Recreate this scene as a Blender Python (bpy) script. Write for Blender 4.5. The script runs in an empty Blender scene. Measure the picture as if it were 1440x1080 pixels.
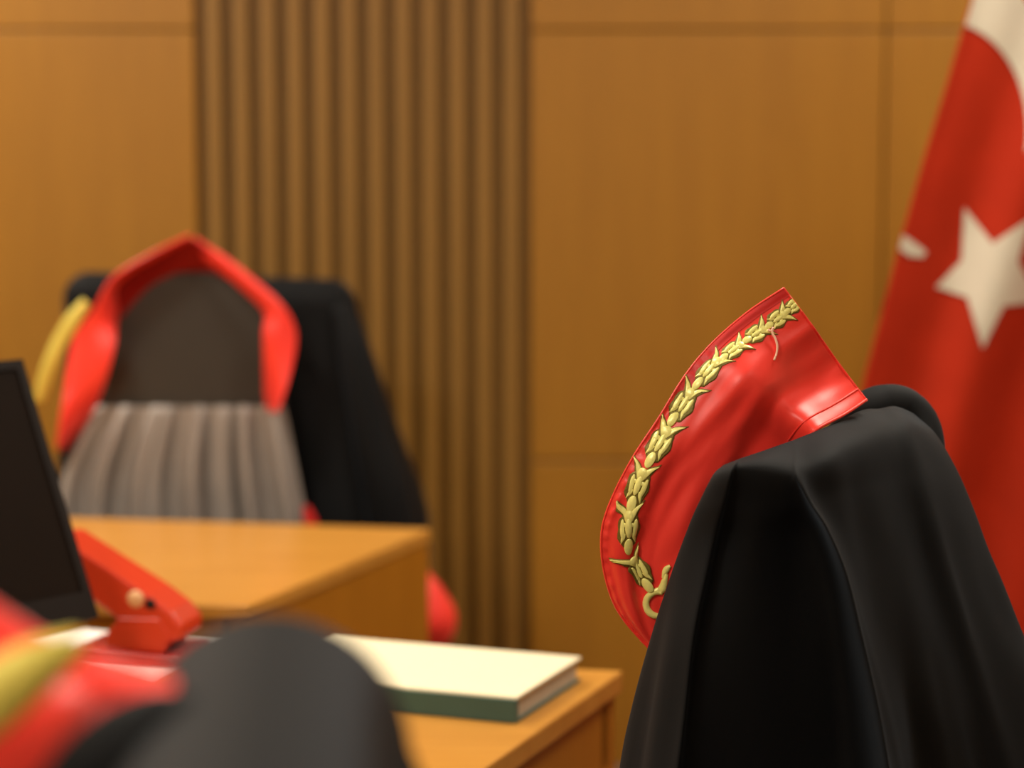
import bpy, bmesh, math, random
import numpy as np
from mathutils import Vector, Matrix, noise
from mathutils.bvhtree import BVHTree
random.seed(4)
S = bpy.context.scene
COL = S.collection
PI = math.pi

# ------------------------------------------------------------------ camera
F = 3100.0                      # focal length in px of a 1440-wide frame
PITCH = math.atan(365.0 / F)    # looking slightly down
H = 1.44                        # eye height
cp, sp = math.cos(PITCH), math.sin(PITCH)
WALL = 4.85                     # distance of the panelled wall

def ray(x, y):
    u = (x - 720) / F; v = (540 - y) / F
    return Vector((u, cp + v * sp, -sp + v * cp))
def P(x, y, d):
    r = ray(x, y)
    return Vector((0, 0, H)) + r * (d / r.y)
def PZ(x, y, z):
    r = ray(x, y)
    return Vector((0, 0, H)) + r * ((z - H) / r.z)

# ------------------------------------------------------------------ materials
MATS = {}
def new_mat(name):
    m = bpy.data.materials.new(name); m.use_nodes = True
    nt = m.node_tree
    return m, nt, nt.nodes['Principled BSDF']
def N(nt, t, **kw):
    n = nt.nodes.new(t)
    for k, v in kw.items():
        if k in n.inputs: n.inputs[k].default_value = v
        else: setattr(n, k, v)
    return n
def mapping(nt, scale, rot=(0, 0, 0)):
    tc = nt.nodes.new('ShaderNodeTexCoord')
    mp = nt.nodes.new('ShaderNodeMapping')
    mp.inputs['Scale'].default_value = scale; mp.inputs['Rotation'].default_value = rot
    nt.links.new(tc.outputs['Object'], mp.inputs['Vector'])
    return mp
def ramp(nt, fac, stops):
    r = nt.nodes.new('ShaderNodeValToRGB')
    e = r.color_ramp.elements
    e[0].position, e[0].color = stops[0][0], (*stops[0][1], 1)
    e[1].position, e[1].color = stops[-1][0], (*stops[-1][1], 1)
    for p, c in stops[1:-1]:
        q = e.new(p); q.color = (*c, 1)
    nt.links.new(fac, r.inputs['Fac'])
    return r
def bump(nt, b, height, strength, dist=0.002):
    n = N(nt, 'ShaderNodeBump'); n.inputs['Strength'].default_value = strength
    n.inputs['Distance'].default_value = dist
    nt.links.new(height, n.inputs['Height']); nt.links.new(n.outputs['Normal'], b.inputs['Normal'])

def wood(name, dark, light, rough=0.4, scale=(9, 9, 0.7), rot=(0, 0, 0), spec=0.5):
    m, nt, b = new_mat(name)
    mp = mapping(nt, scale, rot)
    n1 = N(nt, 'ShaderNodeTexNoise', Scale=3.0, Detail=6.0, Roughness=0.6)
    nt.links.new(mp.outputs[0], n1.inputs['Vector'])
    n2 = N(nt, 'ShaderNodeTexNoise', Scale=22.0, Detail=3.0)
    nt.links.new(mp.outputs[0], n2.inputs['Vector'])
    mx = N(nt, 'ShaderNodeMath', operation='MULTIPLY_ADD')
    mx.inputs[1].default_value = 0.35
    nt.links.new(n2.outputs['Fac'], mx.inputs[0]); nt.links.new(n1.outputs['Fac'], mx.inputs[2])
    r = ramp(nt, mx.outputs[0], [(0.42, dark), (0.95, light)])
    nt.links.new(r.outputs[0], b.inputs['Base Color'])
    b.inputs['Roughness'].default_value = rough
    b.inputs['Specular IOR Level'].default_value = spec
    bump(nt, b, n2.outputs['Fac'], 0.08, 0.001)
    return m

def cloth(name, col, rough=0.7, sheen=0.0, weave=900, bs=0.15, spec=0.5, col2=None, sheen_tint=(1, 1, 1)):
    m, nt, b = new_mat(name)
    mp = mapping(nt, (1, 1, 1))
    w = N(nt, 'ShaderNodeTexNoise', Scale=float(weave), Detail=2.0)
    nt.links.new(mp.outputs[0], w.inputs['Vector'])
    c = N(nt, 'ShaderNodeTexNoise', Scale=14.0, Detail=4.0)
    nt.links.new(mp.outputs[0], c.inputs['Vector'])
    r = ramp(nt, c.outputs['Fac'], [(0.3, col), (0.7, col2 or tuple(v * 1.12 for v in col))])
    nt.links.new(r.outputs[0], b.inputs['Base Color'])
    b.inputs['Roughness'].default_value = rough
    b.inputs['Sheen Weight'].default_value = sheen
    b.inputs['Sheen Roughness'].default_value = 0.4
    b.inputs['Sheen Tint'].default_value = (*sheen_tint, 1)
    b.inputs['Specular IOR Level'].default_value = spec
    a = N(nt, 'ShaderNodeMath', operation='MULTIPLY_ADD'); a.inputs[1].default_value = 3.0
    nt.links.new(c.outputs['Fac'], a.inputs[0]); nt.links.new(w.outputs['Fac'], a.inputs[2])
    bump(nt, b, a.outputs[0], bs, 0.0012)
    return m

def plain(name, col, rough=0.5, metal=0.0, nscale=40, var=0.1, bs=0.03, spec=0.5):
    m, nt, b = new_mat(name)
    mp = mapping(nt, (1, 1, 1))
    c = N(nt, 'ShaderNodeTexNoise', Scale=float(nscale), Detail=3.0)
    nt.links.new(mp.outputs[0], c.inputs['Vector'])
    r = ramp(nt, c.outputs['Fac'], [(0.3, tuple(v * (1 - var) for v in col)), (0.7, col)])
    nt.links.new(r.outputs[0], b.inputs['Base Color'])
    b.inputs['Roughness'].default_value = rough; b.inputs['Metallic'].default_value = metal
    b.inputs['Specular IOR Level'].default_value = spec
    bump(nt, b, c.outputs['Fac'], bs, 0.001)
    return m

M_PANEL = wood('oak_panel_veneer', (0.285, 0.121, 0.0060), (0.345, 0.152, 0.0085), 0.45, scale=(5, 5, 0.5))
M_SLAT = wood('slat_wood', (0.200, 0.098, 0.0125), (0.265, 0.128, 0.017), 0.5, scale=(14, 14, 0.5))
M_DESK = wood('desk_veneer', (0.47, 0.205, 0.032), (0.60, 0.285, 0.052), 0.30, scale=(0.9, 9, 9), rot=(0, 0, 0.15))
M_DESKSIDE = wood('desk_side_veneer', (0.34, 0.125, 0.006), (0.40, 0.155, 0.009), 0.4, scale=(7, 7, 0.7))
M_FLOOR = cloth('carpet_floor', (0.12, 0.06, 0.03), 0.95, 0.2, 300, 0.5)
M_CEIL = plain('ceiling_paint', (0.75, 0.72, 0.66), 0.9)
M_PAINT = plain('side_wall_paint', (0.55, 0.42, 0.26), 0.8)
M_BLACK = cloth('black_gown_cloth', (0.0028, 0.0029, 0.0033), 0.74, 0.046, 1400, 0.12, 0.15, sheen_tint=(0.62, 0.78, 1.0))
M_BLACKFG = M_BLACK
M_RED = cloth('red_satin', (0.90, 0.046, 0.032), 0.40, 0.14, 1600, 0.07, 0.5, sheen_tint=(1, .45, .35))
M_STRIPE = cloth('darker_red_satin', (0.60, 0.014, 0.012), 0.5, 0.0, 1600, 0.08, 0.5)  # darker copy of the red satin, paints shade on the collar's turned edge
M_LINING = cloth('grey_satin_lining', (0.27, 0.235, 0.21), 0.36, 0.2, 900, 0.1, 0.6)
M_YOKE = cloth('dark_yoke_lining', (0.023, 0.018, 0.013), 0.5, 0.15, 900, 0.1, 0.5)
M_FLAG = cloth('flag_red', (0.42, 0.024, 0.006), 0.75, 0.0, 700, 0.1, 0.15)
M_WHITE = cloth('flag_white', (0.66, 0.60, 0.48), 0.65, 0.1, 700, 0.1, 0.4)
M_REDSHADE = cloth('shaded_red_neck', (0.26, 0.006, 0.005), 0.6, 0.0, 1600, 0.08, 0.25)  # darker copy of the red satin, neck shade painted into the colour
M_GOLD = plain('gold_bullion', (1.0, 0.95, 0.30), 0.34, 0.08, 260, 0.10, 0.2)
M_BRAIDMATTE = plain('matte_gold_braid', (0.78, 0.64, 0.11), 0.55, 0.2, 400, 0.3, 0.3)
M_OLIVE = plain('shaded_gold_olive', (0.24, 0.19, 0.03), 0.5, 0.3, 500, 0.35, 0.5)  # stands in for shadowed gold in the slits and rims
M_PLASTIC = plain('black_plastic', (0.010, 0.006, 0.004), 0.6, 0, 30, 0.1, spec=.2)
M_BEZEL = plain('bezel_plastic', (0.009, 0.006, 0.005), 0.6, 0, 30, 0.1, spec=.12)
M_SCREEN = plain('dark_screen', (0.008, 0.004, 0.002), 0.6, 0, 10, 0.1, spec=.06)
M_PUNCH = plain('red_enamel', (0.56, 0.036, 0.009), 0.36, 0.0, 20, 0.05)
M_PUNCH2 = plain('dark_red_enamel', (0.40, 0.016, 0.010), 0.35, 0.0, 20, 0.05)
M_STEEL = plain('steel', (0.6, 0.57, 0.52), 0.3, 0.9, 60, 0.1)
M_BRASS = plain('brass', (0.75, 0.5, 0.15), 0.3, 0.9, 60, 0.1)
M_PAPER = plain('paper', (0.88, 0.86, 0.84), 0.7, 0, 80, 0.03)
M_CREAM = plain('cream_cover', (0.86, 0.78, 0.55), 0.55, 0, 60, 0.03)
M_GREEN = cloth('green_bookcloth', (0.035, 0.085, 0.065), 0.6, 0.1, 900, 0.1)
M_PAGES = plain('page_edges', (0.50, 0.42, 0.32), 0.8, 0, 200, 0.2)
M_LEATHER = cloth('black_leather', (0.018, 0.017, 0.016), 0.45, 0.0, 200, 0.25)
M_CHROME = plain('chrome', (0.7, 0.7, 0.7), 0.15, 1.0, 20, 0.05)
M_LAMP, nt_, b_ = new_mat('lamp_diffuser')
b_.inputs['Emission Color'].default_value = (1, 0.86, 0.64, 1); b_.inputs['Emission Strength'].default_value = 3.0

# ------------------------------------------------------------------ object helpers
def link(name, me, mat, parent=None, smooth=True):
    o = bpy.data.objects.new(name, me); COL.objects.link(o)
    if mat: 
        if not me.materials: me.materials.append(mat)
    if smooth:
        for p in me.polygons: p.use_smooth = True
    if parent:
        o.parent = parent
        o.matrix_parent_inverse = Matrix.Identity(4)
        # meshes are made in world coordinates: shift them into the parent's frame
        me.transform(parent.matrix_basis.inverted())
    return o
def tag(o, label, cat, group=None):
    o['label'] = label; o['category'] = cat
    if group: o['group'] = group
    return o
def thing(name, label, cat, loc=(0, 0, 0), rz=0, group=None):
    o = bpy.data.objects.new(name, None); COL.objects.link(o)
    o.matrix_basis = Matrix.Translation(Vector(loc)) @ Matrix.Rotation(rz, 4, 'Z')
    o.empty_display_size = 0.05
    return tag(o, label, cat, group)
def struct(o):
    o['kind'] = 'structure'; return o
def bm_mesh(bm, name):
    bmesh.ops.recalc_face_normals(bm, faces=bm.faces)
    me = bpy.data.meshes.new(name); bm.to_mesh(me); bm.free(); return me
def add_mod(o, kind, **kw):
    m = o.modifiers.new(kind.lower(), kind)
    for k, v in kw.items(): setattr(m, k, v)
    return m
def bx(bm, x0, x1, y0, y1, z0, z1, M=None):
    vs = [bm.verts.new((x, y, z)) for z in (z0, z1) for y in (y0, y1) for x in (x0, x1)]
    if M is not None:
        for v in vs: v.co = M @ v.co
    for f in ((0, 1, 3, 2), (4, 5, 7, 6), (0, 1, 5, 4), (2, 3, 7, 6), (0, 2, 6, 4), (1, 3, 7, 5)):
        bm.faces.new([vs[i] for i in f])
    return vs
def prism(bm, pts, z0, z1, M=None):
    """pts: 2D outline, extruded z0..z1"""
    a = [bm.verts.new((p[0], p[1], z0)) for p in pts]
    b = [bm.verts.new((p[0], p[1], z1)) for p in pts]
    if M is not None:
        for v in a + b: v.co = M @ v.co
    n = len(pts)
    bm.faces.new(a[::-1]); bm.faces.new(b)
    for i in range(n): bm.faces.new((a[i], a[(i + 1) % n], b[(i + 1) % n], b[i]))
def box_obj(name, mat, dims, parent=None, M=None, bevel=0.003, seg=2):
    bm = bmesh.new(); bx(bm, *dims, M)
    o = link(name, bm_mesh(bm, name), mat, parent, False)
    if bevel: add_mod(o, 'BEVEL', width=bevel, segments=seg, limit_method='ANGLE')
    return o
def prism_obj(name, mat, pts, z0, z1, parent=None, M=None, bevel=0.002, seg=2):
    bm = bmesh.new(); prism(bm, pts, z0, z1, M)
    o = link(name, bm_mesh(bm, name), mat, parent, False)
    if bevel: add_mod(o, 'BEVEL', width=bevel, segments=seg, limit_method='ANGLE')
    return o
def tube(bm, pts, rad, n=10, cap=True):
    pts = [Vector(p) for p in pts]
    rads = rad if isinstance(rad, (list, tuple)) else [rad] * len(pts)
    rings = []
    up = Vector((0.13, 0.31, 0.94)).normalized()
    for i, p in enumerate(pts):
        t = (pts[min(i + 1, len(pts) - 1)] - pts[max(i - 1, 0)]).normalized()
        if abs(t.dot(up)) > 0.95: a = t.cross(Vector((1, 0, 0))).normalized()
        else: a = t.cross(up).normalized()
        b = t.cross(a)
        rings.append([bm.verts.new(p + (a * math.cos(k * 2 * PI / n) + b * math.sin(k * 2 * PI / n)) * rads[i]) for k in range(n)])
    for i in range(len(rings) - 1):
        for k in range(n):
            bm.faces.new((rings[i][k], rings[i][(k + 1) % n], rings[i + 1][(k + 1) % n], rings[i + 1][k]))
    if cap:
        bm.faces.new(rings[0][::-1]); bm.faces.new(rings[-1])
def tube_obj(name, mat, pts, rad, parent=None, n=12):
    bm = bmesh.new(); tube(bm, pts, rad, n)
    return link(name, bm_mesh(bm, name), mat, parent)

# Catmull-Rom interpolation of a grid of control points (rows x cols x 3)
def cr_axis(A, sub, closed):
    A = np.asarray(A, float); n = A.shape[0]; out = []
    rng = n if closed else n - 1
    for i in range(rng):
        if closed:
            p0, p1, p2, p3 = A[(i - 1) % n], A[i], A[(i + 1) % n], A[(i + 2) % n]
        else:
            p1, p2 = A[i], A[i + 1]
            p0 = A[i - 1] if i > 0 else 2 * p1 - p2
            p3 = A[i + 2] if i + 2 < n else 2 * p2 - p1
        for k in range(sub):
            t = k / sub
            out.append(0.5 * ((2 * p1) + (-p0 + p2) * t + (2 * p0 - 5 * p1 + 4 * p2 - p3) * t * t + (-p0 + 3 * p1 - 3 * p2 + p3) * t ** 3))
    if not closed: out.append(A[-1])
    return np.array(out)
def grid_mesh(G, closed_cols=False):
    bm = bmesh.new()
    R, C = G.shape[:2]
    V = [[bm.verts.new(G[r, c]) for c in range(C)] for r in range(R)]
    for r in range(R - 1):
        for c in range(C if closed_cols else C - 1):
            c2 = (c + 1) % C
            bm.faces.new((V[r][c], V[r][c2], V[r + 1][c2], V[r + 1][c]))
    return bm
def patch(rows, sub_r=8, sub_c=8, closed=False):
    A = np.array([[tuple(p) for p in r] for r in rows], float)
    A = cr_axis(A, sub_r, False)
    A = np.swapaxes(cr_axis(np.swapaxes(A, 0, 1), sub_c, closed), 0, 1)
    return A

# ------------------------------------------------------------------ the room
XL, XR, YB, ZC = -3.2, 3.4, -2.6, 2.9
def room():
    fl = box_obj('floor', M_FLOOR, (XL, XR, YB, WALL + .06, -0.1, 0.0), bevel=0); struct(fl)
    ce = box_obj('ceiling', M_CEIL, (XL, XR, YB, WALL + .06, ZC, ZC + 0.1), bevel=0); struct(ce)
    struct(box_obj('wall_left', M_PAINT, (XL - .1, XL, YB, WALL + .06, 0, ZC), bevel=0))
    struct(box_obj('wall_right', M_PAINT, (XR, XR + .1, YB, WALL + .06, 0, ZC), bevel=0))
    struct(box_obj('wall_front', M_PAINT, (XL, XR, YB - .1, YB, 0, ZC), bevel=0))
    struct(box_obj('wall_back', M_SLAT, (XL, XR, WALL + .035, WALL + .13, 0, ZC), bevel=0))
    # panels: columns between X positions, rows between Z positions
    zj = [0.0, P(720, 648, WALL).z, P(720, 42, WALL).z, ZC]
    xs = lambda px: P(px, 300, WALL).x
    sl0, sl1 = xs(279), xs(746)
    cols = [(XL, xs(279) - 1.35), (xs(279) - 1.344, xs(277)), (sl1 + .002, xs(1240)), (xs(1243), xs(1246) + 1.0), (xs(1246) + 1.008, XR)]
    k = 1
    for (a, b) in cols:
        for i in range(3):
            o = box_obj('trim_%d' % k, M_PANEL, (a, b, WALL, WALL + .035, zj[i] + (0 if i == 0 else .0022), zj[i + 1] - (0 if i == 2 else .0022)), bevel=0.003)
            struct(o); k += 1
    # slatted field: twelve vertical battens in front of a wooden backing
    bm = bmesh.new()
    pitch = (xs(738) - xs(285)) / 12
    for j in range(12):
        xc = xs(285) + pitch * (j + .5)
        hw = pitch * .275
        prof = [(-hw, .03), (-hw, .004), (-hw * .8, 0), (hw * .8, 0), (hw, .004), (hw, .03)]
        pts = [(xc + p[0], WALL + .001 + p[1]) for p in prof]
        prism(bm, pts, 0.0, ZC)
    o = link('trim_%d' % k, bm_mesh(bm, 'battens'), M_SLAT, None, False); struct(o)
room()

# ------------------------------------------------------------------ ceiling lamps
def area(name, loc, size, energy, col=(1, .92, .78), rot=(0, 0, 0), sy=None):
    l = bpy.data.lights.new(name, 'AREA'); l.energy = energy; l.color = col
    l.shape = 'RECTANGLE'; l.size = size; l.size_y = sy or size
    o = bpy.data.objects.new(name, l); COL.objects.link(o)
    o.location = loc; o.rotation_euler = rot
    return o
LAMPS = [  # x, y, size, watts, where
    (-1.9, 4.3, 0.5, 56, 'square ceiling light nearest the panelled wall on its left side'),
    (1.6, 4.3, 0.5, 36, 'square ceiling light nearest the panelled wall on its right side'),
    (-1.3, 2.5, 0.6, 40, 'square ceiling light above the left end of the desks'),
    (0.9, 2.6, 0.6, 34, 'square ceiling light above the chair on the right'),
    (-1.3, 0.0, 0.6, 56, 'square ceiling light left of the middle of the room'),
    (1.4, 0.3, 0.6, 5, 'square ceiling light right of the middle of the room'),
    (-1.3, -1.9, 0.6, 34, 'unseen square light added for frontal fill at the rear left'),  # added behind the camera so light strikes upright faces from the front
    (1.2, -1.9, 0.6, 6, 'unseen square light added for frontal fill at the rear right'),  # other half of the added rear row, kept weak
]
for (x, y, s, w, lab) in LAMPS:
    t = thing('ceiling_light', lab, 'ceiling light', (x, y, ZC), 0, 'ceiling lights')
    bm = bmesh.new()
    h = s / 2
    for a in ((-h - .03, h + .03, -h - .03, -h), (-h - .03, h + .03, h, h + .03), (-h - .03, -h, -h, h), (h, h + .03, -h, h)):
        bx(bm, x + a[0], x + a[1], y + a[2], y + a[3], ZC - .03, ZC)
    link('frame', bm_mesh(bm, 'f'), M_STEEL, t, False)
    box_obj('diffuser', M_LAMP, (x - h, x + h, y - h, y + h, ZC - .012, ZC - .001), t, bevel=0)
    area('lamp', (x, y, ZC - .035), s, w)

# ------------------------------------------------------------------ office chair (mostly under the gowns)
def office_chair(label, loc, rz, top, group='high backed chairs at the desks', w=.40, tb=.045):
    """local: +X is the direction the sitter faces, origin on the floor under the backrest"""
    t = thing('office_chair', label, 'chair', (loc[0], loc[1], 0), rz, group)
    W = t.matrix_basis.copy()
    # backrest: rounded pad
    bm = bmesh.new()
    rows = []
    nz, na = 12, 20
    for i in range(nz + 1):
        f = i / nz; z = .58 + (top - .58) * f
        ww = w / 2 * (1 - .12 * abs(2 * f - 1) ** 4); tt = tb / 2 * (1 - .35 * abs(2 * f - 1) ** 6)
        rows.append([tuple(W @ Vector((tt * abs(math.cos(a)) ** .8 * (1 if math.cos(a) > 0 else -1), ww * abs(math.sin(a)) ** .5 * (1 if math.sin(a) > 0 else -1), z)))
                     for a in [2 * PI * k / na for k in range(na)]])
    G = np.array(rows); bm = grid_mesh(G, True)
    bmesh.ops.holes_fill(bm, edges=bm.edges)
    link('backrest', bm_mesh(bm, 'b'), M_LEATHER, t)
    s = prism_obj('seat', M_LEATHER, [(.06, -.21), (.44, -.23), (.50, -.17), (.50, .17), (.44, .23), (.06, .21)], .44, .52, t, W, .03, 4)
    bm = bmesh.new(); tube(bm, [W @ Vector(p) for p in ((.10, 0, .45), (.02, 0, .44), (-.01, 0, .50), (0, 0, .62))], .014, 8)
    link('back_bracket', bm_mesh(bm, 'k'), M_CHROME, t)
    tube_obj('column', M_CHROME, [W @ Vector((.27, 0, .10)), W @ Vector((.27, 0, .44))], .027, t)
    for k in range(5):
        a = 2 * PI * k / 5 + .3
        c, s_ = math.cos(a), math.sin(a)
        lg = tube_obj('leg', M_CHROME, [W @ Vector((.27, 0, .12)), W @ Vector((.27 + .13 * c, .13 * s_, .105)), W @ Vector((.27 + .27 * c, .27 * s_, .075))], [.03, .022, .015], t)
        bm = bmesh.new()
        q = Vector((.27 + .27 * c, .27 * s_, .03))
        ax = Vector((-s_, c, 0))
        tube(bm, [W @ (q - ax * .02), W @ (q + ax * .02)], .03, 14)
        cs = link('caster', bm_mesh(bm, 'c'), M_PLASTIC, None)
        cs.parent = lg
        cs.data.transform(t.matrix_basis.inverted())
    return t

# ------------------------------------------------------------------ near gown on the right (in focus)
gown = thing('judge_gown', 'sharp black gown with red collar and gold leaf braid draped over right chair', 'gown', (0.30, 2.0, 0.0))
rows_px = [
 # c0            c1            c2            c3            c4            c5            c6            c7
 [(1016,655,1.885),(1040,645,1.88),(1078,632,1.895),(1118,618,1.925),(1162,600,1.96),(1212,577,2.03),(1262,572,2.08),(1300,590,2.125)],
 [(1003,668,1.875),(1028,659,1.84),(1070,658,1.855),(1120,662,1.862),(1172,642,1.90),(1228,618,1.965),(1282,603,2.03),(1322,618,2.09)],
 [(984,706,1.885),(1016,704,1.832),(1068,712,1.858),(1138,704,1.845),(1182,694,1.895),(1240,680,1.945),(1300,664,2.00),(1346,664,2.07)],
 [(966,752,1.90),(1003,752,1.83),(1064,758,1.866),(1163,745,1.832),(1192,748,1.89),(1253,736,1.935),(1316,722,1.985),(1370,722,2.06)],
 [(944,810,1.915),(990,810,1.828),(1060,812,1.872),(1189,808,1.822),(1212,814,1.885),(1272,800,1.93),(1334,790,1.975),(1394,786,2.05)],
 [(920,890,1.93),(971,895,1.822),(1056,895,1.876),(1209,892,1.808),(1236,900,1.882),(1295,890,1.918),(1364,880,1.965),(1436,882,2.04)],
 [(893,990,1.94),(955,995,1.815),(1050,995,1.88),(1230,992,1.796),(1262,1000,1.88),(1322,995,1.905),(1398,985,1.955),(1486,985,2.03)],
 [(870,1090,1.95),(942,1095,1.808),(1045,1095,1.885),(1247,1092,1.785),(1284,1100,1.878),(1346,1095,1.90),(1425,1085,1.945),(1522,1085,2.02)],
 [(830,1330,1.965),(915,1330,1.795),(1035,1330,1.89),(1285,1330,1.765),(1330,1335,1.875),(1400,1330,1.885),(1490,1325,1.925),(1590,1325,2.01)],
 [(800,1640,1.97),(895,1640,1.785),(1025,1640,1.895),(1315,1640,1.75),(1370,1645,1.87),(1445,1640,1.88),(1540,1635,1.91),(1640,1635,2.00)],
]
ctrl = []
for ri, r in enumerate(rows_px):
    a_ = min(1.0, max(0.0, (ri - .6) / 2.5))
    def mixp(p, q, f, dd):
        return (p[0] + (q[0] - p[0]) * f, p[1] + (q[1] - p[1]) * f, p[2] + (q[2] - p[2]) * f * (1 - a_) + dd * a_)
    r[1] = (r[1][0], r[1][1], r[1][2] + .035 * a_)
    r = [r[0], r[1], mixp(r[1], r[2], .22, .014), r[2], mixp(r[2], r[3], .78, .022), r[3],
         mixp(r[3], r[4], .25, .028)] + [(r[4][0] + 8 * a_, *r[4][1:])] + [r[5], (r[5][0] * .5 + r[6][0] * .5, (r[5][1] + r[6][1]) / 2, (r[5][2] + r[6][2]) / 2 + .008 * a_), r[6], r[7]]
    pts = [P(*q) for q in r]
    z = sum(p.z for p in pts) / len(pts)
    L, R = pts[0], pts[-1]
    # hidden side of the drape: an arc from right round to the left behind the chair back
    k = min(1.0, ri / 3.0)
    nrm = Vector((-.72, .69, 0))
    th = [0.012, .05, .075, .09, .10, .11, .125, .135, .15, .165][ri]
    back = []
    for f, g in ((.04, .40), (.27, .90), (.52, .95), (.72, .60), (.86, .08)):
        q = R.lerp(L, f) + nrm * th * g * .8
        back.append(q)
    ctrl.append([tuple(p) for p in pts] + [tuple(p) for p in back])
G = patch(ctrl, 8, 10, True)
# fine puckers and vertical drape ripples
def ripple(G, amp0, amp1, seed, fx=26, fz=2.2):
    R, C = G.shape[:2]
    ctr = G.mean(axis=1, keepdims=True)
    for r in range(R):
        a = amp0 + (amp1 - amp0) * r / R
        for c in range(C):
            p = Vector(G[r, c]); n = Vector(G[r, c] - ctr[r, 0]); n.z = 0
            if n.length < 1e-6: continue
            n.normalize()
            s = noise.noise(Vector((p.x * fx + seed, p.y * fx, p.z * fz)))
            G[r, c] += np.array(n * s * a)
    return G
G = ripple(G, .002, .009, 3.0)
bm = grid_mesh(G, True)
bmesh.ops.contextual_create(bm, geom=[v for v in bm.verts if False]) if False else None
# close the crest
bm.verts.ensure_lookup_table()
C_ = G.shape[1]
top = [bm.verts[i] for i in range(C_)]
try: bm.faces.new(top[::-1])
except Exception: pass
bmesh.ops.triangulate(bm, faces=[f for f in bm.faces if len(f.verts) > 4])
# far shoulder: soft second roll of cloth behind the collar point
def roll(bm, pts, radii, squash=1.0, nr=16, n=20):
    A = cr_axis(np.array([tuple(p) for p in pts]), nr, False)
    Rr = cr_axis(np.array([[r] for r in radii]), nr, False)[:, 0]
    rings = []
    for i, p in enumerate(A):
        t = Vector(A[min(i + 1, len(A) - 1)] - A[max(i - 1, 0)]).normalized()
        side = t.cross(Vector((0, 0, 1))).normalized(); up = side.cross(t)
        rings.append([bm.verts.new(Vector(p) + (side * math.cos(2 * PI * k / n) * squash + up * math.sin(2 * PI * k / n)) * max(Rr[i], .0005)) for k in range(n)])
    for i in range(len(rings) - 1):
        for k in range(n):
            bm.faces.new((rings[i][k], rings[i][(k + 1) % n], rings[i + 1][(k + 1) % n], rings[i + 1][k]))
    bm.faces.new(rings[0][::-1]); bm.faces.new(rings[-1])
roll(bm, [P(1170, 612, 2.12), P(1205, 590, 2.11), P(1240, 577, 2.125), P(1272, 583, 2.13), P(1298, 614, 2.115), P(1316, 690, 2.07)],
     [.008, .020, .025, .025, .020, .010])
body = link('gown_body', bm_mesh(bm, 'gown_body'), M_BLACK, gown)

# collar: rows run along its length (from the squared end by the chair top down to the front), columns from outer edge to inner edge
def collar_rows():
    outer = [(1102,405,2.000),(1050,440,1.995),(1002,482,1.985),(962,530,1.975),(926,588,1.968),(890,643,1.965),(861,700,1.968),(846,748,1.975),(849,802,1.985),(868,858,1.992),(906,905,1.998),(955,950,2.0)]
    inner = [(1218,562,2.022),(1186,583,1.990),(1146,606,1.955),(1118,640,1.985),(1085,672,1.995),(1055,712,2.0),(1030,760,2.005),(1012,800,2.01),(1000,850,2.01),(995,890,2.01),(990,925,2.01),(985,960,2.01)]
    ts = [0, .08, .2, .34, .5, .68, .86, 1.0]
    # how far each station swells towards the viewer (mm)
    sw = [
     [0, 3, 7, 7, -4,-12, -8, 0],
     [0, 3, 8, 9, -3,-16,-10, 0],
     [0, 4, 11, 15, 8,-12,-12, 0],
     [0, 5, 14, 19, 16, 0,-10, -5],
     [0, 6, 15, 19, 20, 14, 3, 0],
     [0, 6, 15, 14, 22, 18, 5, 0],
     [0, 6, 14, 10, 22, 20, 8, 0],
     [0, 6, 13, 8, 20, 22, 12, 0],
     [0, 6, 12, 8, 16, 22, 12, 0],
     [0, 5, 11, 9, 13, 16, 10, 0],
     [0, 3, 8, 8, 8, 8, 5, 0],
     [0, 2, 4, 4, 4, 4, 2, 0]]
    out = []
    for i in range(len(outer)):
        a, b = P(*outer[i]), P(*inner[i])
        out.append([tuple(a.lerp(b, t) + Vector((0, -1, 0)) * sw[i][j] * .001) for j, t in enumerate(ts)])
    return out
CG = patch(collar_rows(), 12, 9)
# puckered stitching along the outer strip
Rn, Cn = CG.shape[:2]
for r in range(Rn):
    for c in range(Cn):
        t = c / (Cn - 1)
        w_ = math.exp(-((t - .07) / .045) ** 2)
        if r > 24:
            CG[r, c, 1] += w_ * .0011 * math.sin(r * 1.55 + 1.3 * math.sin(r * .21))
        if r > 24:
            CG[r, c, 1] += .0022 * min(1, (r - 24) / 20) * math.sin(c * .42 + 1.1 * math.sin(r * .05)) * min(1, max(0, (t - .34) * 4))
        CG[r, c, 1] += .0028 * noise.noise(Vector((r * .06, c * .17, 5.2)))
bm = grid_mesh(CG)
me = bm_mesh(bm, 'collar')
if sum((p.normal.y for p in me.polygons)) > 0: me.flip_normals()
bvh = BVHTree.FromPolygons([v.co.copy() for v in me.vertices], [tuple(p.vertices) for p in me.polygons])
collar = link('collar', me, M_RED, gown)
md = add_mod(collar, 'SOLIDIFY', thickness=.003, offset=-1.0)
collar['label'] = 'standing red satin collar'
cam0 = Vector((0, 0, H))
def hit(px, py):
    r = ray(px, py).normalized()
    loc, n, i, d = bvh.ray_cast(cam0, r)
    if loc is None:
        loc, n, i, d = bvh.find_nearest(P(px, py, 1.97))
    if n.dot(r) > 0: n = -n
    return loc, n
def snap(p, lift):
    loc, n, i, d = bvh.find_nearest(p)
    if n.dot(loc - cam0) > 0: n = -n
    return loc + n * (lift + LIFT)
LIFT = 0.0
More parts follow.
